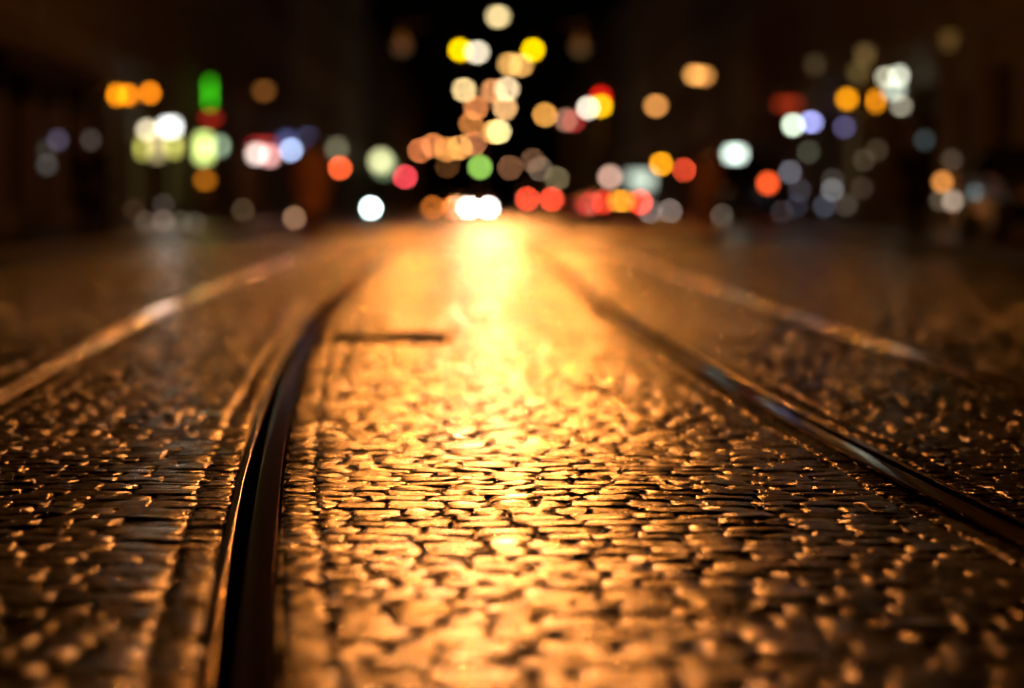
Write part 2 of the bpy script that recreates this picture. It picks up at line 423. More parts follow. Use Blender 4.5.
def building(side, d0, d1, H, wallm, label, shop_lit=None, far=False, lit_windows=(), awn=False, glow_spots=()):
    """local frame: +x out to the street, y along the street; for the right-hand row the house is turned round"""
    L = math.hypot(d1 - d0, .01 * (d1 - d0)) - .02
    zb = min(ground_z(d0), ground_z(d1)) + .1
    t = empty('town_house')
    if side < 0:
        t.location = (facade_x(-1, d0), d0 + .01, zb); t.rotation_euler = (0, 0, math.atan(.01))
    else:
        t.location = (facade_x(1, d1), d1 - .01, zb); t.rotation_euler = (0, 0, PI + math.atan(.01))
    tag(t, label, 'building')
    nb = max(2, round(L / 3.2)); bw = L / nb
    holes = []; ups = []; shops = []
    for i in range(nb):
        c = bw * (i + .5)
        hs = (c - bw * .40, c + bw * .40, .45, 3.0); 
        door = i == nb // 2
        if door: hs = (c - .6, c + .6, .02, 2.7)
        shops.append((hs, door, i)); holes.append(hs)
        z = 4.7; f = 0
        while z + 1.9 < H - .8:
            hw_ = (c - .55, c + .55, z, z + 1.75); holes.append(hw_); ups.append((hw_, i, f)); z += 3.3; f += 1
    D = .22
    b = MB(); v = grid_wall(b, L, H, holes, D)
    # the other three sides and top
    W = 9.0
    pts = [(0, 0), (0, L), (-W, L), (-W, 0)]
    for (p, q) in ((pts[1], pts[2]), (pts[2], pts[3]), (pts[3], pts[0])):
        b.bm.faces.new([b.bm.verts.new(c) for c in ((p[0], p[1], 0), (q[0], q[1], 0), (q[0], q[1], H), (p[0], p[1], H))])
    b.bm.faces.new([b.bm.verts.new((p[0], p[1], H)) for p in pts])
    me = bpy.data.meshes.new('wall'); b.bm.to_mesh(me); b.bm.free()
    wall = link('wall', me, wallm, t)
    # cornice, string course, pilasters, plinth
    b = MB(); b.box((.003, .02, H - .45), (.30, L - .02, H - .15)); b.box((.003, .02, H - .65), (.16, L - .02, H - .452)); b.build('cornice', M['stone_trim'], t)
    b = MB(); b.box((.003, .02, 3.75), (.22, L - .02, 3.98)); b.box((.003, .02, 3.5), (.10, L - .02, 3.748)); b.build('string_course', M['stone_trim'], t)
    for i in range(nb + 1):
        if far and i % 2: continue
        y = min(max(bw * i, .27), L - .27)
        b = MB(); b.box((.003, y - .22, .0), (.12, y + .22, 3.498)); b.box((.003, y - .18, 3.982), (.09, y + .18, H - .652)); b.build('pilaster', M['stone_trim'], t)
    r = MB(); r.loft([[(.1, 0, H + .002), (-W, 0, H + .002), (-W / 2, 0, H + 2.8)], [(.1, L, H + .002), (-W, L, H + .002), (-W / 2, L, H + 2.8)]])
    roof = r.build('roof', M['roof'], t)
    b = MB(); b.box((-W * .5 - .4, L * .3, H + 2.2), (-W * .5 + .4, L * .3 + 1.1, H + 3.9), .04); b.build('chimney', M['stucco_red'], roof)
    # upper windows: shared meshes
    b = MB(); b.box((-D + .02, -.55, 0), (-D + .04, .55, 1.75)); pane_me = b.mesh('window')
    pane_me.materials.append(M['glass_dark'])
    b = MB()
    for lo, hi in (((-D + .045, -.548, .002), (-D + .10, -.48, 1.748)), ((-D + .045, .48, .002), (-D + .10, .548, 1.748)), ((-D + .045, -.478, 1.68), (-D + .10, .478, 1.748)), ((-D + .045, -.478, .002), (-D + .10, .478, .07)), ((-D + .045, -.03, .072), (-D + .10, .03, 1.678))): b.box(lo, hi)
    fr_me = b.mesh('frame'); fr_me.materials.append(M['frame'])
    b = MB(); b.box((.003, -.68, -.10), (.14, .68, -.02), .01); sill_me = b.mesh('sill'); sill_me.materials.append(M['stone_trim'])
    for (hw_, i, f) in ups:
        c = (hw_[0] + hw_[1]) / 2
        lit = (i, f) in lit_windows
        me_ = pane_me
        if lit:
            me_ = pane_me.copy(); me_.materials.clear(); me_.materials.append(emit(lin(lit_windows[(i, f)]), 1.0))
        w_ = link('window', me_, None, t, (0, c, hw_[2]))
        if not far: link('frame', fr_me, None, w_); link('sill', sill_me, None, w_)
    # ground floor: shop windows and a door
    for hs, door, i in shops:
        if door:
            b = MB(); b.box((-D + .02, hs[0], hs[2]), (-D + .07, hs[1], hs[3])); 
            for q in range(2): b.box((-D + .075, hs[0] + .14 + q * .56, .3), (-D + .09, hs[0] + .5 + q * .56, 1.2)); b.box((-D + .075, hs[0] + .14 + q * .56, 1.4), (-D + .09, hs[0] + .5 + q * .56, 2.5))
            dr = b.build('door', M['wood_dark'], t)
            MB().tube([(-D + .08, hs[0] + .62, 1.0), (-D + .13, hs[0] + .62, 1.0), (-D + .13, hs[0] + .72, 1.0)], .012, 8).build('handle', M['steel'], dr)
        else:
            c = None if shop_lit is None else shop_lit.get(i)
            b = MB(); b.box((-D + .01, hs[0], hs[2]), (-D + .03, hs[1], hs[3]))
            sw = b.build('shop_window', M['glass_dark'] if c is None else emit(lin(c), 1.0), t)
            b = MB(); m_ = (hs[0] + hs[1]) / 2
            b.box((-D + .033, hs[0] + .002, hs[3] - .45), (-D + .10, hs[1] - .002, hs[3] - .38)); b.box((-D + .033, m_ - .03, hs[2] + .002), (-D + .10, m_ + .03, hs[3] - .452))
            b.box((-D + .033, hs[0] + .002, hs[2] + .002), (-D + .09, m_ - .032, hs[2] + .08)); b.box((-D + .033, m_ + .032, hs[2] + .002), (-D + .09, hs[1] - .002, hs[2] + .08))
            b.build('frame', M['frame'] if i % 2 else M['wood_dark'], sw)
    if awn:
        b = MB(); y0, y1 = .4, L - 3.2
        b.loft([[(.125, y, 3.35), (.75, y, 3.0), (.75, y, 2.8), (.73, y, 2.8), (.73, y, 2.97), (.125, y, 3.31)] for y in (y0, y1)])
        b.build('awning', M['awning'], t)
    bpy.context.view_layer.update()
    inv = t.matrix_world.inverted()
    for (px, py, c) in glow_spots:                       # added glowing spots standing in for glints and faint lights at the fronts
        d = None
        for dd in np.arange(d0, d1, .05):
            p = at(px, py, dd)
            if (p.x - facade_x(side, dd)) * side >= -.10: d = dd; break
        if d is None: d = (d0 + d1) / 2; p = at(px, py, d)
        q = inv @ p
        b = MB(); b.lathe([(.0, -.08), (.05, -.07), (.075, 0), (.05, .07), (0.0, .08)][1:-1], (0, 0, 0), 12)
        a = PI * .06 ** 2 * 1.1
        l_ = b.build('glow_spot', lamp_mat(c, d, a), t, (q.x if q.x > .13 else .19, q.y, q.z))
        MB().tube([(-.19, 0, .09), (0, 0, .09), (0, 0, .07)], .01, 6).build('bracket', M['dark_metal'], l_)
    return t

building(-1, 24, 39, 13.5, M['stucco_grey'], 'dark grey town house nearest on the left, past the picture edge')
building(-1, 39, 54, 15, M['stucco_olive'], 'tall olive town house with pilasters over a dark awning, left', awn=True,
         glow_spots=[(42, 165, (48, 46, 44)), (53, 140, (52, 48, 62)), (42, 150, (34, 32, 28)), (86, 140, (48, 42, 38))])
building(-1, 54, 67, 14, M['stucco_buff'], 'buff town house with brightly lit pale yellow shop windows', shop_lit={0: (26, 22, 12), 1: (60, 54, 30), 3: (80, 76, 42)},
         glow_spots=[(142, 222, (55, 45, 35)), (160, 221, (75, 62, 52)), (178, 222, (52, 46, 36)), (195, 223, (50, 44, 36)), (160, 205, (40, 34, 30)), (130, 210, (35, 24, 14))])
building(-1, 67, 82, 13, M['stucco_grey'], 'grey town house behind the green neon sign', shop_lit={0: (60, 58, 30)}, glow_spots=[(230, 228, (60, 40, 18)), (243, 210, (52, 40, 26)), (205, 180, (150, 82, 15))])
building(-1, 82, 104, 15.5, M['stucco_red'], 'reddish town house with pink and blue shop lights', shop_lit={1: (70, 45, 40), 3: (40, 45, 70)})
building(-1, 104, 130, 14, M['stucco_buff'], 'buff town house between the blue sign and the round cream sign', far=True, shop_lit={2: (60, 50, 30)}, glow_spots=[(288, 218, (120, 88, 62))])
building(-1, 130, 170, 15, M['stucco_olive'], 'olive town house with the big round cream sign', far=True)
building(-1, 170, 230, 14, M['stucco_grey'], 'long grey house far down the left side', far=True)
building(-1, 230, 345, 15, M['stucco_buff'], 'last long house at the far end, left of the road', far=True)
building(1, 24, 41, 14, M['stucco_grey'], 'dark grey town house nearest on the right, past the picture edge', glow_spots=[])
building(1, 41, 52, 15, M['stucco_olive'], 'dark town house with small added amber glow spots in front, far right', awn=False, 
         glow_spots=[(947, 182, (178, 112, 52)), (978, 183, (100, 68, 40)), (998, 180, (150, 88, 44)), (1003, 152, (140, 86, 44)), (958, 201, (132, 115, 100)), (945, 200, (62, 54, 42)), (929, 140, (34, 42, 42)), (957, 160, (50, 42, 34)), (1016, 190, (85, 22, 18))])
building(1, 52, 66, 14, M['stucco_buff'], 'buff town house under the cluster of white and amber signs', shop_lit={1: (60, 50, 30), 2: (52, 42, 24)}, glow_spots=[(836, 190, (80, 80, 80)), (836, 180, (40, 36, 32)), (848, 127, (60, 56, 84)), (868, 160, (46, 38, 28)), (828, 206, (44, 46, 54)), (850, 205, (48, 42, 36)), (866, 188, (40, 30, 24)), (881, 150, (42, 34, 24))])
building(1, 66, 84, 15, M['stucco_red'], 'reddish town house behind the lavender and red signs', shop_lit={1: (58, 60, 44), 3: (40, 40, 36)}, glow_spots=[(793, 172, (74, 74, 80)), (772, 200, (30, 33, 36)), (785, 212, (36, 28, 28)), (800, 206, (26, 29, 36)), (812, 152, (46, 48, 38)), (775, 184, (56, 48, 20)), (803, 190, (38, 36, 40))])
building(1, 84, 110, 13.5, M['stucco_grey'], 'grey town house behind the bright mint white sign', far=True, shop_lit={2: (38, 36, 30)}, glow_spots=[(725, 215, (84, 74, 62)), (712, 214, (60, 54, 48))])
building(1, 110, 150, 15, M['stucco_buff'], 'buff house midway down the right side of the road', far=True, glow_spots=[(652, 211, (88, 78, 74)), (672, 211, (92, 80, 72)), (662, 206, (60, 54, 56))])
building(1, 150, 175, 14, M['stucco_grey'], 'grey house with pale green lit shop windows, far down the right', far=True, shop_lit={0: (150, 165, 150), 1: (165, 180, 168), 2: (160, 170, 160), 4: (90, 80, 70), 5: (150, 165, 155), 6: (150, 165, 155)})
building(1, 175, 235, 15, M['stucco_olive'], 'long olive house far down the right side', far=True)
building(1, 235, 345, 14, M['stucco_red'], 'last long house at the far end, right of the road', far=True)

# ------------------------------------------------------------------ street lamps
LAMP_RGB = (1.0, .30, .045)
PALE_RGB = (1.0, .42, .185)
def point(p, watts, rgb=LAMP_RGB, r=.12, name='lamp_light', parent=None, spill=.005):
    l = bpy.data.lights.new(name, 'POINT'); l.energy = watts; l.color = rgb; l.shadow_soft_size = r
    if name == 'lamp_light':                             # road lantern: optics that throw the light along the street, not at the walls
        l.use_nodes = True; nt = l.node_tree; N = nt.nodes; L = nt.links
        tc = N.new('ShaderNodeTexCoord'); sp = N.new('ShaderNodeSeparateXYZ'); L.new(tc.outputs['Normal'], sp.inputs[0])
        ax = N.new('ShaderNodeMath'); ax.operation = 'ABSOLUTE'; L.new(sp.outputs['X'], ax.inputs[0])
        nz = N.new('ShaderNodeMath'); nz.operation = 'MULTIPLY'; nz.inputs[1].default_value = -1; L.new(sp.outputs['Z'], nz.inputs[0])
        mz = N.new('ShaderNodeMath'); mz.operation = 'MAXIMUM'; mz.inputs[1].default_value = .001; L.new(nz.outputs[0], mz.inputs[0])
        dv = N.new('ShaderNodeMath'); dv.operation = 'DIVIDE'; L.new(ax.outputs[0], dv.inputs[0]); L.new(mz.outputs[0], dv.inputs[1])
        mr = N.new('ShaderNodeMapRange'); mr.interpolation_type = 'SMOOTHSTEP'; L.new(dv.outputs[0], mr.inputs['Value'])
        mr.inputs['From Min'].default_value = .15; mr.inputs['From Max'].default_value = .72; mr.inputs['To Min'].default_value = 1; mr.inputs['To Max'].default_value = spill
        L.new(mr.outputs[0], N['Emission'].inputs['Strength'])
    o = bpy.data.objects.new(name, l); COL.objects.link(o); o.location = p
    if parent: o.parent = parent
    return o
DR_ = .17
def hang_lamp(p, c, d, label, watts, boost=1.0, spill=.005):
    """a lantern on a wire over the street"""
    t = empty('hanging_street_lamp', p)
    MB().lathe([(.05, .34), (.09, .30), (.10, .18), (.22, .10), (.24, .04), (.20, .035)], n=18).build('housing', M['dark_metal'], t, sm=True)
    b = MB(); b.lathe([(.185, .03), (.185, -.02), (.16, -.10), (.10, -.16), (.03, -.185)], n=18)
    b.build('diffuser', lamp_mat(c, d, .185 * 2 * .20, boost), t, sm=True)
    MB().tube([(0, 0, .34), (0, 0, .60)], .018, 8).build('hanger', M['dark_metal'], t)
    tag(t, label, 'street lamp', 'lamps hung over the street')
    point((0, 0, -.42), watts, PALE_RGB if sum(c) > 600 and d > 80 else LAMP_RGB, parent=t, spill=spill)
    return t
def wire(d, z, x_att=None, label=''):
    x0, x1 = facade_x(-1, d), facade_x(1, d); xs = np.linspace(x0, x1, 13)
    pts = [(x, d, z + .35 * ((2 * (x - x0) / (x1 - x0) - 1) ** 2)) for x in xs]
    o = MB().tube(pts, .006, 6).build('span_wire', M['tar']); tag(o, label, 'wire', 'span wires that carry the lamps'); return o
def pole_lamp(p, c, d, label, watts, side, boost=1.0):
    """curved arm on a kerb-side pole; p is the lamp head"""
    g = ground_z(d) + .12; t = empty('street_lamp', (p.x + side * 1.1, d, g)); h = p.z - g
    b = MB(); b.tube([(0, 0, 0), (0, 0, .9)], [.10, .085], 12); b.tube([(0, 0, .9), (0, 0, h - .25)], [.065, .045], 12); b.build('pole', M['dark_metal'], t, sm=True)
    b = MB(); b.tube([(0, 0, h - .25), (-side * .08, 0, h + .05), (-side * .35, 0, h + .2), (-side * .8, 0, h + .2)], .03, 8); b.build('arm', M['dark_metal'], t, sm=True)
    hd = MB().lathe([(.06, .25), (.16, .20), (.21, .06), (.19, .05)], (-side * 1.1, 0, h), 16).box((-side * 1.1 - .08, -.05, h + .15), (-side * .78 + .02 * side, .05, h + .23)) if False else MB().lathe([(.05, .26), (.13, .22), (.21, .08), (.19, .06)], (-side * 1.1, 0, h), 16)
    hd.tube([(-side * .8, 0, h + .2), (-side * 1.05, 0, h + .2)], .035, 8)
    hd.build('lamp_head', M['dark_metal'], t, sm=True)
    b = MB(); b.lathe([(.17, .055), (.17, 0), (.14, -.09), (.05, -.15)], (-side * 1.1, 0, h), 16); b.build('diffuser', lamp_mat(c, d, .34 * .17, boost), t, sm=True)
    tag(t, label, 'street lamp', 'street lamps on kerb-side poles')
    point((-side * 1.1, 0, h - .45), watts, parent=t)
    return t
def d_for(py, hz):                                       # distance at which a lamp hz above the ground is seen at py
    for d in np.arange(40, 340, .25):
        if at(512, py, d).z - ground_z(d) >= hz: return float(d)
    return 340.0
W0 = 2200
hang = [
 (498, 15, (255, 226, 160), 7.5, 'cream hanging street lamp, highest light over the middle of the road', 1.0),
 (477, 51, (255, 238, 205), 7.5, 'whitish hanging street lamp just right of the left amber signal', 1.0),
 (510, 63, (232, 172, 92), 7.5, 'pale orange hanging lamp below the right amber signal, left of its pair', 1),
 (521, 64, (228, 168, 88), 7.7, 'pale orange hanging lamp below the right amber signal, right of its pair', 1),
 (464, 89, (255, 218, 150), 7.5, 'pale cream hanging lamp, leftmost in the row of three below the signals', 1.0),
 (493, 90, (225, 150, 92), 7.4, 'salmon hanging lamp half hidden by the cream lamp right of it', 1),
 (507, 88, (255, 222, 172), 7.6, 'cream hanging lamp overlapping a salmon lamp on its left', 1.0),
 (476, 107, (212, 128, 72), 7.4, 'orange brown hanging lamp upper left of the brightest low cream lamp', 1),
 (505, 107, (240, 182, 118), 7.5, 'peach hanging lamp right above the brightest low cream lamp', 1),
 (471, 123, (186, 114, 54), 7.2, 'dull orange hanging lamp left of the brightest low cream lamp', 1),
 (499, 131, (255, 232, 160), 7.5, 'brightest low cream hanging lamp above the green signal', 1.0),
 (494, 131, (228, 165, 85), 7.3, 'orange hanging lamp peeping out left behind the bright cream lamp', 1),
 (545, 114, (232, 160, 72), 6.8, 'single orange hanging lamp right of centre, left of the red and white lights', 1),
 (402, 46, (52, 34, 20), 5.2, 'very dim brown hanging lamp high left of the lamp column', 1),
 (580, 47, (54, 38, 20), 5.2, 'very dim brown hanging lamp high right of the lamp column', 1),
 (447, 149, (210, 138, 66), 7.4, 'light orange far lamp, third from the left in the low orange row', 1),
 (460, 147, (228, 158, 82), 7.6, 'brightest orange far lamp, fourth in the low orange row', 1),
 (474, 143, (182, 110, 70), 7.9, 'brownish far lamp, rightmost in the low orange row', 1),
 (447, 165, (80, 48, 22), 4.6, 'dim brown far lamp hanging just under the low orange row', 1),
 (510, 167, (118, 78, 52), 4.6, 'dusky brown far lamp right of the green signal', 1),
 (533, 160, (108, 76, 54), 5.4, 'dusky brown far lamp, upper of two right of the green signal', 1),
 (540, 168, (100, 84, 68), 4.4, 'greyish brown far lamp overlapping the dusky lamp above it', 1),
 (557, 178, (104, 92, 64), 3.4, 'olive grey far lamp lowest right of the green signal', 1),
]
for (px, py, c, hz, lab, bo) in hang:
    d = d_for(py, hz); p = at(px, py, d)
    hang_lamp(p, c, d, lab, W0 * (.9 if d < 140 else .38) if bo >= 1 and sum(c) > 300 else 40, bo)
    fx0, fx1 = facade_x(-1, d), facade_x(1, d)
    sag = .35 * ((2 * (p.x - fx0) / (fx1 - fx0) - 1) ** 2)
    wire(d, p.z + .60 - sag, None, 'thin span wire above the ' + ' '.join(lab.replace(',', '').split()[:11]))
near = [(68, -2.8, .85, 'left lamp of the farthest span wire above the top of the picture'), (68, 1.8, .85, 'right lamp of the farthest span wire above the top of the picture'),
        (47, -1.9, .6, 'left lamp of the middle span wire above the top of the picture'), (47, .9, .6, 'right lamp of the middle span wire above the top of the picture'), (27, -.5, .6, 'hanging lamp nearest the viewer, high above the picture')]
for d, x, w, lab in near:  # lamp row carried on above the frame; pairs added to widen the glow
    z = ground_z(d) + 7.5; fx0, fx1 = facade_x(-1, d), facade_x(1, d)
    hang_lamp(Vector((x, d, z - .61 + .35 * (2 * (x - fx0) / (fx1 - fx0) - 1) ** 2)), (255, 226, 160), d, lab, W0 * w, 1.0, .06 if (d, x) == (47, -1.9) else .4 if d == 27 else .005)
for d, lab in ((68, 'farthest span wire above the top of the picture, with two lamps'), (47, 'middle span wire above the top of the picture, with two lamps'), (27, 'nearest span wire above the picture, with one lamp')): wire(d, ground_z(d) + 7.5, None, lab)
poles = [
 (656, 105, (212, 140, 70), 4.9, 1, 'single tan orange street lamp on the right, above the amber signal'),
 (695, 74, (222, 152, 76), 5.2, 1, 'orange street lamp high on the right, left of its overlapping pair'),
 (704, 75, (180, 120, 58), 5.5, 1, 'dimmer orange street lamp high on the right, right of its overlapping pair'),
 (264, 90, (98, 58, 22), 4.6, -1, 'dim brown street lamp on the left above the pink shop lights, upper of two'),
 (264, 112, (80, 48, 20), 4.6, -1, 'dim brown street lamp on the left above the pink shop lights, lower of two'),
 (420, 150, (192, 106, 60), 6.0, -1, 'orange red far street lamp, leftmost in the low orange row'),
 (433, 145, (190, 112, 62), 6.6, -1, 'orange brown far street lamp, second from the left in the low orange row'),
 (712, 148, (178, 132, 82), 3.9, 1, 'tan street lamp touching the bright mint white sign'),
]
for (px, py, c, hz, s, lab) in poles:
    d = d_for(py, hz); pole_lamp(at(px, py, d), c, d, lab, 150 if sum(c) > 300 else 60, s)
# wall lanterns on the right-hand facades
def wall_lantern(px, py, c, side, label):
    d = next(dd for dd in np.arange(30, 340, .05) if (at(px, py, dd).x - facade_x(side, dd)) * side >= -.45)
    p = at(px, py, d); t = empty('wall_lantern', p)
    MB().lathe([(.03, .24), (.15, .15), (.16, .13)], n=8).build('cap', M['dark_metal'], t)
    MB().lathe([(.13, .128), (.09, -.13), (.05, -.15)], n=8).build('lantern_glass', lamp_mat(c, d, .22 * .26), t)
    MB().tube([(0, 0, .24), (0, 0, .32), (side * .44, 0, .32), (side * .44, 0, .1)], .018, 8).build('bracket', M['dark_metal'], t)
    tag(t, label, 'wall lantern', 'lanterns on the house walls')
for a in ((865, 55, (88, 68, 38), 1, 'dim amber wall lantern above the white sign cluster, right of its pair'), (858, 73, (76, 62, 32), 1, 'dim olive wall lantern above the white sign cluster, left of its pair'),
          (815, 65, (52, 42, 26), 1, 'faint wall lantern high above the lavender sign'), (949, 40, (72, 52, 22), 1, 'faint amber wall lantern at the upper far right')): wall_lantern(*a)

# ------------------------------------------------------------------ signs
def sign(px, py, w_px, h_px, c, d, label, cat='shop sign', name='shop_sign', shape='box', side=None, boost=1.0, clear=.36, post=False):
    """sign that stands out from the facade and faces along the street; w_px, h_px: its sharp size"""
    side = side or (-1 if px < 505 else 1)
    while not post and d > 30 and (at(px, py, d).x - facade_x(side, d)) * side > -(w_px * d / F_PX / 2 + clear): d -= .05
    p = at(px, py, d); s = d / F_PX; w, h = w_px * s, h_px * s
    t = empty(name, p)
    if shape == 'box':
        MB().box((-w / 2 - .03, .0, -h / 2 - .03), (w / 2 + .03, .16, h / 2 + .03), .012).build('casing', M['dark_metal'], t)
        MB().box((-w / 2, -.03, -h / 2), (w / 2, -.003, h / 2), .01).build('lit_face', lamp_mat(c, d, w * h, boost), t)
    elif shape == 'round':
        MB().lathe([(w / 2 + .03, .0), (w / 2 + .03, .16)], n=24, axis='y').build('casing', M['dark_metal'], t)
        MB().lathe([(w / 2 - .01, -.035), (w / 2, -.02), (w / 2, -.003)], n=24, axis='y').build('lit_face', lamp_mat(c, d, PI * w * w / 4, boost), t)
    fx = facade_x(side, d) - p.x                          # bracket back to its wall
    if post:
        g = ground_z(d) + .12 - p.z; MB().tube([(0, .08, -h / 2 - .03), (0, .08, g)], .045, 10).build('post', M['dark_metal'], t)
    elif abs(fx) > w / 2 + .03:
        MB().tube([(math.copysign(w / 2 + .028, fx), .08, 0), (fx, .08, 0)], .025, 8).build('bracket', M['dark_metal'], t)
    tag(t, label, cat, 'lit shop signs along the street')
    return t
S = [
 (117, 95, 5, 9, (240, 140, 10), 55, 'orange lit sign, left box of the orange row over the yellow shop'),
 (128, 95, 7, 7, (235, 130, 8), 55.5, 'orange lit sign, middle box of the orange row over the yellow shop'),
 (150, 93, 6, 7, (230, 125, 15), 56, 'orange lit sign, separate right box of the orange row'),
 (147, 130, 7, 7, (215, 200, 165), 60, 'cream lit sign left of the white lamp at the yellow shop'),
 (157, 143, 9, 30, (215, 195, 135), 61, 'tall pale yellow lit panel beside the shop door, left'),
 (174, 146, 8, 14, (200, 195, 95), 61.5, 'yellow lit panel below the white lamp at the yellow shop'),
 (143, 148, 6, 14, (170, 165, 75), 60, 'dull yellow lit panel at the left of the yellow shop'),
 (210, 93, 4, 26, (55, 190, 18), 70, 'tall thin green neon sign above the red one'),
 (211, 118, 12, 4, (120, 24, 14), 70.5, 'small dark red neon sign right under the green one'),
 (204, 148, 12, 24, (230, 250, 140), 72, 'tall yellow green glowing sign under the neon'),
 (220, 146, 5, 9, (130, 150, 120), 74, 'grey green lit sign at the right of the yellow green one'),
 (257, 154, 9, 8, (255, 228, 215), 84, 'pinkish white lit sign on the left, left of its pair'),
 (270, 156, 7, 8, (230, 165, 160), 85, 'pink lit sign on the left, right of its pair'),
 (263, 145, 22, 4, (150, 42, 40), 86, 'long dark red lit sign above the pink pair'),
 (291, 150, 5, 5, (178, 196, 238), 97, 'pale blue lit sign in front of a dim blue one'),
 (287, 141, 9, 8, (62, 68, 108), 99, 'dim blue lit sign behind the pale blue one'),
 (308, 139, 8, 7, (54, 58, 88), 104, 'faint blue lit sign right of the pale blue one'),
 (337, 149, 7, 9, (100, 96, 74), 119, 'dim olive lit sign above a red signal on the left'),
 (205, 180, 7, 6, (145, 82, 14), 72.5, 'amber lit sign low under the yellow green one'),
 (788, 104, 22, 6, (135, 38, 14), 76, 'long dull red lit sign above the lavender pair'),
 (793, 125, 6, 6, (222, 240, 212), 71, 'greenish white lit sign left of the lavender one'),
 (811, 122, 8, 4, (172, 174, 245), 70, 'lavender lit sign right of the greenish white one'),
 (847, 99, 7, 7, (242, 152, 12), 62, 'bright amber lit sign, left of the amber pair on the right'),
 (876, 101, 4, 10, (222, 132, 16), 57, 'amber lit sign touching the white cluster'),
 (886, 77, 8, 5, (175, 172, 145), 55, 'dim cream lit sign, upper left of the white cluster'),
 (899, 76, 6, 8, (205, 208, 185), 54, 'pale lit sign, upper right of the white cluster'),
 (894, 90, 12, 8, (190, 200, 180), 54.5, 'brightest greenish white lit sign, middle of the white cluster'),
 (901, 106, 7, 5, (138, 132, 112), 54.2, 'dim grey lit sign, bottom of the white cluster'),
]
BOOST = {(204, 148): 2.2, (793, 125): 1.15, (117, 95): 1.2, (128, 95): 1.2, (150, 93): 1.2, (157, 143): 1.2}
for (px, py, w, h, c, d, lab) in S: sign(px, py, w, h, c, d, lab, boost=BOOST.get((px, py), 1.0), clear=.85 if px < 151 and py < 100 else .36)
sign(381, 161, 13, 13, (236, 236, 170), 160, 'big round cream lit sign on the left of the road', shape='round')
sign(384, 166, 16, 16, (130, 150, 110), 161.5, 'pale green round lit sign behind the big cream one', shape='round')
sign(735, 154, 15, 9, (234, 255, 238), 67, 'bright mint white lit sign on a post at the right pavement', boost=1.7, post=True)
sign(610, 177, 7, 7, (205, 160, 140), 140, 'pale pink round road sign above the red tail lights on the right', 'road sign', 'road_sign', 'round', post=True)
sign(640, 181, 24, 15, (200, 215, 195), 158, 'wide pale green lit sign right of the red tail lights', boost=1.5)

# bright bare floodlight over the yellow shop
def flood(px, py, c, d, label, watts):
    d = next(dd for dd in np.arange(d, 30, -.05) if (at(px, py, dd).x - facade_x(-1, dd)) * -1 < -.7); p = at(px, py, d); t = empty('floodlight', p); fx = facade_x(-1, d) - p.x
    MB().loft([[(-.16, .12, -.10), (.16, .12, -.10), (.16, .12, .10), (-.16, .12, .10)], [(-.19, 0, -.14), (.19, 0, -.14), (.19, 0, .14), (-.19, 0, .14)]]).build('housing', M['dark_metal'], t)
    MB().box((-.17, -.02, -.12), (.17, -.003, .12), .005).build('lens', lamp_mat(c, d, .34 * .24, 2.2), t)
    MB().tube([(-.18, .06, 0), (fx, .06, 0)], .02, 8).build('bracket', M['dark_metal'], t)
    tag(t, label, 'floodlight')
    o = point((0, -.1, 0), watts, (1, .95, .85), .1, 'flood_light', t); o.data.type = 'SPOT'; o.data.spot_size = math.radians(75); o.data.spot_blend = .6
    o.rotation_euler = Vector((.16, -1, -.05)).to_track_quat('-Z', 'Y').to_euler()
flood(170, 127, (255, 255, 250), 60.5, 'bright white floodlight over the yellow shop windows', 22)

# ------------------------------------------------------------------ traffic signals
OFF = {'red': mat('lens_red_off', (.10, .005, .005), .2), 'amber': mat('lens_amber_off', (.12, .06, .004), .2), 'green': mat('lens_green_off', (.005, .08, .03), .2)}
def signal(px, py, d, lit, c, label, mount='pole', pole_side=0, lens_r=.105, boost=1.0, two=False, lit2=None):
    """signal head whose lit lens is seen at px, py"""
    names = ['red', 'green'] if two else ['red', 'amber', 'green']
    pitch = .27; k = names.index(lit); n = len(names)
    p = at(px, py, d); zc = p.z + pitch * (k - (n - 1) / 2) 
    t = empty('traffic_light', (p.x, d, zc)); hh = n * pitch / 2 + .02
    MB().box((-.15, .0, -hh), (.15, .2, hh), .02).build('housing', M['dark_metal'], t)
    for i, nm in enumerate(names):
        z = -pitch * (i - (n - 1) / 2)
        on = i == k; on2 = lit2 is not None and names[i] == lit2[0]
        m_ = lamp_mat(c, d, PI * lens_r ** 2, boost) if on else lamp_mat(lit2[1], d, PI * lens_r ** 2, 1.0) if on2 else OFF[nm]
        L_ = MB().lathe([(.02, -.035), (lens_r * .7, -.025), (lens_r, -.003)], (0, 0, z), 18, 'y').build('lens', m_, t, sm=True)
        v = MB(); rr = lens_r + .008
        out = [[(rr * math.cos(a), y, z + rr * math.sin(a)) for a in np.linspace(-.25, PI + .25, 12)] + [((rr + .006) * math.cos(a), y, z + (rr + .006) * math.sin(a)) for a in np.linspace(PI + .25, -.25, 12)] for y in (-.004, -.17)]
        v.loft(out); v.build('visor', M['dark_metal'], L_)
    if mount == 'pole':
        g = ground_z(d) - zc + (.12 if abs(p.x - shift(d)) > 6 else 0)
        ps = MB().tube([(0, .28, g), (0, .28, hh + .3)], .055, 12); ps.tube([(0, .19, hh * .5), (0, .28, hh * .5)], .02, 6); ps.tube([(0, .19, -hh * .5), (0, .28, -hh * .5)], .02, 6)
        ps.build('pole', M['dark_metal'], t, sm=True)
    elif mount == 'wire':
        MB().tube([(0, .1, hh), (0, .1, hh + .8)], .02, 8).build('hanger', M['dark_metal'], t)
    tag(t, label, 'traffic light', 'traffic lights along the street')
    return t, zc + hh + .8
AD = 76
_, zt = signal(460, 50, AD, 'amber', (255, 208, 0), 'amber traffic light hung over the road, left of the pair', 'wire', boost=1.3)
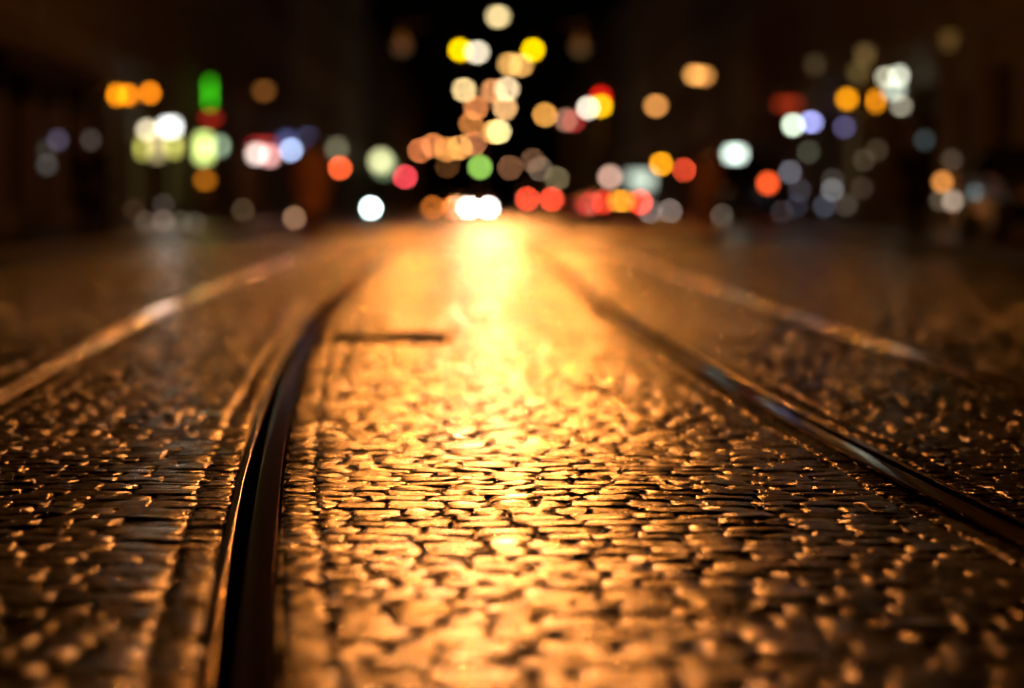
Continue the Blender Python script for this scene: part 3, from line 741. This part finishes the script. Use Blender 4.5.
_, zt2 = signal(533, 50, AD, 'amber', (255, 208, 0), 'amber traffic light hung over the road, right of the pair', 'wire', boost=1.3)
wire(AD + .1, zt - .01, None, 'thin span wire carrying the two amber traffic lights')
signal(601, 106, 72, 'amber', (255, 195, 15), 'traffic light on a pole showing amber with a red rim, under no wire', 'pole', boost=1.15, lit2=('red', (205, 20, 12)))
sg = sign(588, 108, 6, 6, (255, 240, 215), 70, 'round white lit road sign left of the amber and red signal', 'road sign', 'road_sign', 'round', post=True)
sign(566, 120, 6, 6, (150, 105, 85), 84, 'dim greyish pink round road sign left of the white round one', 'road sign', 'road_sign', 'round', post=True)
sign(574, 121, 5, 5, (140, 40, 38), 86, 'dim red round road sign behind the greyish pink one', 'road sign', 'road_sign', 'round', post=True)
signal(480, 167, 120, 'green', (150, 202, 88), 'traffic light showing green in the middle of the road', 'pole', lens_r=.13)
signal(340, 168, 100, 'red', (255, 100, 50), 'pedestrian signal showing orange red at the left kerb', 'pole', two=True, boost=1.05)
signal(405, 177, 128, 'red', (240, 72, 82), 'traffic light showing pinkish red, left of the road', 'pole')
signal(661, 164, 98, 'amber', (255, 165, 20), 'traffic light showing amber at the right kerb beside a red one', 'pole', boost=1.05)
signal(683, 170, 104, 'red', (255, 85, 50), 'pedestrian signal showing red at the right kerb, right of the amber one', 'pole', two=True, boost=1.5)

# ------------------------------------------------------------------ vehicles (local: nose at -y, x across, z up from the road)
def car(name, loc, rz, paint, label, cat, kind='car', head=None, tail=None, d=100, head_boost=1.0, group=None, tails=(-1, 1), brake=None, tail_boost=1.0):
    t = empty(name, loc, rz)
    if kind == 'car':
        Lh = 2.1; Wd = .88
        st = [(-2.1, .42, .62, .62, .78), (-2.0, .25, .74, .74, .86), (-1.3, .22, .90, .90, .88), (-.75, .22, .98, .98, .88), (.0, .22, .99, .99, .88), (1.3, .22, 1.0, 1.0, .88), (1.9, .25, .98, .98, .86), (2.1, .40, .90, .90, .80)]
        cab = [(-.80, .97, .74), (-.15, 1.38, .62), (.35, 1.45, .62), (1.2, 1.40, .60), (1.85, .99, .72)]; axle = (-1.3, 1.3); wr = .31; hz, hx = .66, .64; tz = .78
    else:
        Lh = 2.5; Wd = .98
        st = [(-2.5, .42, .85, .85, .90), (-2.35, .28, 1.0, 1.0, .95), (-1.7, .25, 1.15, 1.15, .98), (-1.5, .25, 1.2, 1.2, .98), (0, .25, 1.2, 1.2, .98), (2.4, .28, 1.2, 1.2, .98), (2.5, .40, 1.18, 1.18, .96)]
        cab = [(-1.75, 1.16, .86), (-1.0, 1.95, .80), (-.5, 2.1, .82), (2.35, 2.1, .82), (2.48, 1.17, .94)]; axle = (-1.6, 1.55); wr = .34; hz, hx = .80, .72; tz = 1.18
    b = MB()
    def ring(y, z0, z1, w): return [(-w * .94, y, z0), (-w, y, (z0 * .6 + z1 * .4)), (-w * .985, y, z1 - .05), (-w * .9, y, z1), (w * .9, y, z1), (w * .985, y, z1 - .05), (w, y, (z0 * .6 + z1 * .4)), (w * .94, y, z0)]
    b.loft([ring(y, z0, z1, w) for (y, z0, z1, _, w) in st])
    body = b.build('body', paint, t, sm=True); body.data.set_sharp_from_angle(angle=math.radians(35))
    # roof and pillars with glass set just inside
    b = MB()
    base = st[3][2] - .02
    top = [(-w, y, z) for (y, z, w) in cab[1:-1]] ; 
    b.loft([[(-w * .97, y, z - .05), (-w * .86, y, z), (w * .86, y, z), (w * .97, y, z - .05)] for (y, z, w) in cab[1:-1]])
    for s in (-1, 1):
        for i, (y, z, w) in enumerate(cab[:-1]):
            pass
        pl = [cab[0], cab[1]], [cab[-2], cab[-1]]
        for (a, c) in pl: b.tube([(s * a[2], a[0], a[1] - .01), (s * c[2] * .97, c[0], c[1] - .03)], .03, 6)
        mid = cab[2]; b.tube([(s * .80 * Wd / .88, mid[0], base), (s * mid[2] * .97, mid[0], mid[1] - .03)], .035, 6)
    b.build('roof', paint, t, sm=False)
    b = MB(); secs = []
    for (y, z, w) in cab: 
        zb_ = min(base, z - .01); wb = .82 * Wd / .88
        secs.append([(-wb * (.94 if y in (cab[0][0], cab[-1][0]) else 1), y, zb_ - .03), (-w * .95, y, max(z - .06, zb_ + .005)), (w * .95, y, max(z - .06, zb_ + .005)), (wb * (.94 if y in (cab[0][0], cab[-1][0]) else 1), y, zb_ - .03)])
    b.loft(secs); b.build('windows', M['glass_dark'], t)
    for s in (-1, 1):
        for ax in axle:
            x0 = s * (Wd - .02)
            tyre = MB().lathe([(wr * .62, -.10), (wr * .95, -.10), (wr, -.07), (wr, .07), (wr * .95, .10), (wr * .62, .10)], (x0, ax, wr), 24, 'x').build('wheel', M['rubber'], t, sm=True)
            MB().lathe([(wr * .15, s * .112), (wr * .35, s * .100), (wr * .6, s * .105), (wr * .62, s * .09)], (x0, ax, wr), 20, 'x').build('rim', M['car_silver'], tyre, sm=True)
    fy, ry = -Lh, Lh
    for s in (-1, 1):
        hm = M['plate'] if head is None else lamp_mat(head, d, .26 * .14, head_boost)
        MB().box((s * hx - .13, fy - .03, hz - .07), (s * hx + .13, fy + .12, hz + .07), .03).build('headlight', hm, t)
        tm = OFF['red'] if tail is None or s not in tails else lamp_mat(tail, d, .20 * .22, tail_boost)
        MB().box((s * (hx + .02) - .10, ry - .1, tz - .11), (s * (hx + .02) + .10, ry + .025, tz + .11), .025).build('tail_light', tm, t)
        MB().box((s * (Wd + .02) , -.62 if kind == 'car' else -1.3, base + .02), (s * (Wd + .20), -.50 if kind == 'car' else -1.16, base + .16), .02).build('wing_mirror', paint, t)
    if brake: MB().box((-.20, ry - .05, .80), (.20, ry + .03, .86), .01).build('brake_light', lamp_mat(brake, d, .4 * .06, 1.0), t)
    MB().box((-.26, fy - .04, .40), (.26, fy + .02, .51), .005).build('number_plate', M['plate'], t)
    MB().box((-.26, ry - .02, .55), (.26, ry + .045, .66), .005).build('number_plate', M['plate'], t)
    MB().box((-Wd * .9, fy - .05, .26), (Wd * .9, fy + .1, .38), .03).build('bumper', M['rubber'], t)
    MB().box((-Wd * .9, ry - .1, .30), (Wd * .9, ry + .06, .44), .03).build('bumper', M['rubber'], t)
    tag(t, label, cat, group)
    return t
CG = 'cars and vans on the road'
def cx_(px, d): return at(px, 200, d).x
def veh(px, d, rz, *a, **k): return car(a[0], (cx_(px, d), d, ground_z(d) + (.125 if 'parked' in a[0] else .002)), rz, *a[1:], d=d, group=CG, **k)
# oncoming: nose towards us (rz 0); lights at nose => put the nose at distance d
veh(479, 158, 0, 'car', M['car_dark'], 'dark oncoming car with dazzling white headlights, left of the road middle', 'car', head=(255, 250, 245), head_boost=1.7)
veh(444, 150, 0, 'car', M['car_dark'], 'dark oncoming car with dim amber front lights, left of the dazzling one', 'car', head=(165, 88, 30))
veh(618.5, 86, PI, 'car', M['car_dark'], 'dark car driving away with red tail lights, nearest on the right', 'car', tail=(255, 66, 40), tail_boost=1.5, brake=(255, 165, 45))
veh(601, 112, PI, 'car', M['car_blue'], 'dark blue car driving away, half hidden behind the nearest red tail lights', 'car', tail=(255, 66, 40), tail_boost=1.5)
veh(584, 150, PI, 'car', M['car_dark'], 'dark car driving away with dull red tail lights, left of the other two', 'car', tail=(125, 22, 24))
veh(539, 150, PI, 'van', M['van_white'], 'grey van driving away with two bright orange red tail lights, right of centre', 'van', kind='van', tail=(250, 78, 50))
veh(735, 74, PI, 'parked_van', M['car_dark'], 'dark parked van with one orange red tail light lit, by the right kerb', 'van', kind='van', tail=(255, 92, 40), tails=(-1,))
veh(1040, 36, 0, 'parked_car', M['car_dark'], 'black parked car cut off by the right edge of the picture', 'car')
def moped():
    d = 112; p = at(371, 208, d); g = ground_z(d); t = empty('motor_scooter', (p.x, d, g)); hz = p.z - g
    for y in (0.0, 1.25):
        w = MB().lathe([(.13, -.05), (.21, -.055), (.235, 0), (.21, .055), (.13, .05)], (0, y, .235), 20, 'x').build('wheel', M['rubber'], t, sm=True)
        MB().lathe([(.03, -.06), (.12, -.03), (.12, .03), (.03, .06)], (0, y, .235), 16, 'x').build('rim', M['steel'], w)
    MB().loft([[(-.16, .02, .5), (.16, .02, .5), (.2, .14, .5), (-.2, .14, .5)], [(-.2, .12, .25), (.2, .12, .25), (.2, .3, .25), (-.2, .3, .25)], [(-.16, .4, .22), (.16, .4, .22), (.16, .4, .30), (-.16, .4, .30)], [(-.16, .75, .22), (.16, .75, .22), (.16, .75, .32), (-.16, .75, .32)], [(-.17, .85, .3), (.17, .85, .3), (.15, .85, .72), (-.15, .85, .72)], [(-.14, 1.5, .45), (.14, 1.5, .45), (.12, 1.5, .74), (-.12, 1.5, .74)]]).build('body', M['car_blue'], t)
    MB().box((-.14, .82, .73), (.14, 1.5, .82), .03).build('seat', M['rubber'], t)
    MB().tube([(0, 0, .235), (0, .06, .5), (0, .14, 1.0)], .04, 10).build('fork', M['dark_metal'], t)
    MB().tube([(-.33, .24, 1.02), (-.15, .14, 1.0), (.15, .14, 1.0), (.33, .24, 1.02)], .018, 8).build('handlebar', M['dark_metal'], t)
    MB().lathe([(.10, 0), (.105, .03), (.06, .14)], (0, -.02, hz), 18, 'y').build('headlight', lamp_mat((225, 255, 252), d, PI * .10 ** 2, 2.0), t)
    tag(t, 'motor scooter facing us with one bright bluish white headlight, on the left', 'scooter')
moped()

# ------------------------------------------------------------------ people
def skin_mesh(name, J, E, R, sub=1):
    me = bpy.data.meshes.new(name); keys = list(J); ix = {k: i for i, k in enumerate(keys)}
    me.from_pydata([J[k] for k in keys], [(ix[a], ix[b]) for a, b in E], [])
    o = bpy.data.objects.new(name, me); COL.objects.link(o)
    sk = o.modifiers.new('skin', 'SKIN'); sk.use_smooth_shade = True
    if sub: sb = o.modifiers.new('sub', 'SUBSURF'); sb.levels = sub; sb.render_levels = sub
    for i, k in enumerate(keys):
        r = R[k]; me.skin_vertices[0].data[i].radius = r if isinstance(r, tuple) else (r, r); me.skin_vertices[0].data[i].use_root = (i == 0)
    dg = bpy.context.evaluated_depsgraph_get()
    out = bpy.data.meshes.new_from_object(o.evaluated_get(dg)); out.name = name
    bpy.data.objects.remove(o); return out
def person(loc, rz, coat, trouser, label, stride=.18, height=1.72, arm=.12, long_coat=False, hair=None):
    t = empty('person', loc, rz); k = height / 1.75; s_ = stride
    # facing -y.  left leg forward by stride
    J = {'pel': (0, 0, .96), 'spi': (0, .01, 1.12), 'che': (0, .01, 1.32), 'nk': (0, 0, 1.48), 'hd0': (0, -.015, 1.56), 'hd1': (0, -.02, 1.65), 'hd2': (0, -.01, 1.72)}
    R = {'pel': (.15, .105), 'spi': (.135, .095), 'che': (.155, .105), 'nk': .05, 'hd0': (.062, .075), 'hd1': (.076, .092), 'hd2': (.045, .055)}
    E = [('pel', 'spi'), ('spi', 'che'), ('che', 'nk'), ('nk', 'hd0'), ('hd0', 'hd1'), ('hd1', 'hd2')]
    for q, sg in (('l', -1), ('r', 1)):
        f = -s_ * sg * -1 if sg < 0 else s_ * 1.0
        fy = -s_ if sg < 0 else s_
        J.update({q + 'hip': (sg * .095, 0, .90), q + 'kn': (sg * .10, fy * .42 - .03, .50), q + 'an': (sg * .10, fy, .09), q + 'to': (sg * .115, fy - .15, .035)})
        R.update({q + 'hip': .088, q + 'kn': .058, q + 'an': .04, q + 'to': (.042, .03)})
        E += [('pel', q + 'hip'), (q + 'hip', q + 'kn'), (q + 'kn', q + 'an'), (q + 'an', q + 'to')]
        ay = -fy * arm / max(.01, s_) if s_ > .02 else 0
        ay = arm * (-1 if sg > 0 else 1)
        J.update({q + 'sh': (sg * .185, .01, 1.42), q + 'el': (sg * .235, ay * .4 + .03, 1.15), q + 'wr': (sg * .24, ay - .03, .91), q + 'pa': (sg * .235, ay - .045, .84)})
        R.update({q + 'sh': .062, q + 'el': .043, q + 'wr': .026, q + 'pa': (.034, .018)})
        E += [('che', q + 'sh'), (q + 'sh', q + 'el'), (q + 'el', q + 'wr'), (q + 'wr', q + 'pa')]
        for fi, (oy, ln) in enumerate(((-.032, .072), (-.011, .082), (.011, .076), (.031, .060))):
            a, b_, c = f'{q}f{fi}a', f'{q}f{fi}b', f'{q}f{fi}c'; x0 = sg * .235; y0 = ay - .05 + oy
            J.update({a: (x0, y0, .80), b_: (x0 - sg * .006, y0, .80 - ln * .5), c: (x0 - sg * .022, y0, .80 - ln)}); R.update({a: .010, b_: .009, c: .007})
            E += [(q + 'pa', a), (a, b_), (b_, c)]
        J.update({q + 'ta': (sg * .225, ay - .085, .85), q + 'tb': (sg * .21, ay - .105, .81)}); R.update({q + 'ta': .011, q + 'tb': .009}); E += [(q + 'wr', q + 'ta'), (q + 'ta', q + 'tb')]
    J = {a: tuple(c * k for c in v) for a, v in J.items()}
    body = skin_mesh('body', J, E, R)
    bm = bmesh.new(); bm.from_mesh(body)
    def blob(c, r):
        g = bmesh.ops.create_uvsphere(bm, u_segments=10, v_segments=8, radius=1)
        for v in g['verts']: v.co = Vector([c[i] * k + v.co[i] * r[i] for i in range(3)])
        for v in g['verts']:
            for f_ in v.link_faces: f_.smooth = True
    blob((0, -.115, 1.605), (.013, .02, .022))                     # nose
    for sg in (-1, 1): blob((sg * .082, 0, 1.61), (.010, .024, .034))
    bm.to_mesh(body); bm.free()
    bo = link('body', body, M['skin'], t)
    for sg in (-1, 1):
        MB().lathe([(.003, -.010), (.010, -.004), (.011, .004), (.004, .010)], (sg * .031 * k, -.098 * k, 1.635 * k), 8, 'y').build('eye', M['shoe'], bo)
    MB().lathe([(.004, -.005), (.02, 0), (.004, .004)], (0, -.098 * k, 1.566 * k), 10, 'y').build('mouth', M['coat_rose'], bo).scale = (1, 1, 1)
    # hair
    b = MB(); g = bmesh.ops.create_uvsphere(b.bm, u_segments=16, v_segments=12, radius=1)
    for v in g['verts']:
        fr_ = max(0, -v.co.y)
        v.co = Vector((v.co.x * .094, v.co.y * .112 + .012, v.co.z * (.098 if v.co.z > 0 else .11) + 1.665)) * k if not (fr_ > .3 and v.co.z < .35) else Vector((v.co.x * .07, -.045, 1.70 + v.co.z * .02)) * k
    b.build('hair', hair or M['hair'], t, sm=True)
    # trousers and coat as shells over the body
    def sub(keys, add):
        JJ = {a: J[a] for a in keys}; EE = [e for e in E if e[0] in JJ and e[1] in JJ]
        RR = {a: tuple(x + add for x in (R[a] if isinstance(R[a], tuple) else (R[a], R[a]))) for a in keys}
        return JJ, EE, RR
    JJ, EE, RR = sub(['pel', 'lhip', 'lkn', 'lan', 'rhip', 'rkn', 'ran'], .018); RR['lan'] = RR['ran'] = (.064, .064)
    link('trousers', skin_mesh('trousers', JJ, EE, RR), trouser, t)
    JJ, EE, RR = sub(['spi', 'pel', 'che', 'nk', 'lsh', 'lel', 'lwr', 'rsh', 'rel', 'rwr'], .024); RR['lwr'] = RR['rwr'] = (.043, .043); RR['nk'] = (.075, .075)
    JJ['nk'] = (0, 0, 1.46 * k)
    link('coat', skin_mesh('coat', JJ, EE, RR), coat, t)
    if long_coat:
        b = MB(); secs = []
        for z, w, dp in ((1.05, .17, .14), (.9, .20, .165), (.7, .225, .20), (.52, .245, .225)):
            secs.append([(w * math.cos(a), dp * math.sin(a), z * k) for a in np.linspace(0, 2 * PI, 21)[:-1]])
        b.loft(secs); b.build('coat_skirt', coat, t, sm=True)
    for q, sg in (('l', -1), ('r', 1)):
        a = Vector(J[q + 'an']); b = MB()
        b.loft([[(a.x + w * math.cos(u), a.y + y, .0 + h * (.5 + .5 * math.sin(u))) for u in np.linspace(0, 2 * PI, 13)[:-1]] for y, w, h in ((.07, .034, .08), (.04, .046, .11), (-.03, .047, .11), (-.10, .052, .075), (-.17, .048, .055), (-.205, .025, .04))])
        b.build('shoe', M['shoe'], t, sm=True)
    tag(t, label, 'person')
    return t
def stand(px, d, z=0): p = at(px, 230, d); return (p.x, d, z)
person(stand(312, 38), math.radians(20), M['coat_rust'], M['trouser_rust'], 'person in a rust red coat walking on the road, left of the lights', .22, 1.70, .14, True)
person(stand(706, 38.5), math.radians(160), M['coat_rose'], M['coat_rose'], 'person in dusky rose coat and trousers on the right half of the road', .10, 1.58)
person(stand(83, 41, .12), math.radians(60), M['coat_black'], M['cloth_navy'], 'person in black under the awning on the far left, left of two', .06, 1.74, .06, True)
person(stand(102, 41.6, .12), math.radians(-70), M['coat_black'], M['coat_black'], 'person in black on the far left, right of two', .08, 1.70, .06)
person(stand(913, 41, .12), math.radians(30), M['coat_black'], M['cloth_navy'], 'person in dark clothes in front of the house wall on the right', .08, 1.76, .06, True)

# ------------------------------------------------------------------ night sky, faint moonlight
w = bpy.data.worlds.new('World'); sc.world = w; w.use_nodes = True; nt = w.node_tree
sky = nt.nodes.new('ShaderNodeTexSky'); sky.sky_type = 'NISHITA'; sky.sun_disc = False; sky.sun_elevation = math.radians(2); sky.sun_rotation = math.radians(200)
bg = nt.nodes['Background']; bg.inputs['Strength'].default_value = .00012; nt.links.new(sky.outputs[0], bg.inputs['Color'])
sl = bpy.data.lights.new('moon', 'SUN'); sl.energy = .0006; sl.angle = math.radians(.5); sl.color = (1, .95, .88)
so = bpy.data.objects.new('moon', sl); COL.objects.link(so); so.rotation_euler = (math.radians(55), 0, math.radians(20))

sc.view_settings.view_transform = 'Standard'; sc.view_settings.look = 'None'; sc.view_settings.exposure = 0; sc.view_settings.gamma = 1
sc.render.engine = 'CYCLES'; c = sc.cycles
c.use_adaptive_sampling = False; c.use_denoising = True
try: c.denoiser = 'OPENIMAGEDENOISE'; c.denoising_input_passes = 'RGB_ALBEDO_NORMAL'
except Exception: pass
c.max_bounces = 5; c.diffuse_bounces = 2; c.glossy_bounces = 3; c.transmission_bounces = 2
c.sample_clamp_indirect = 4; c.caustics_reflective = False; c.caustics_refractive = False
c.blur_glossy = .5
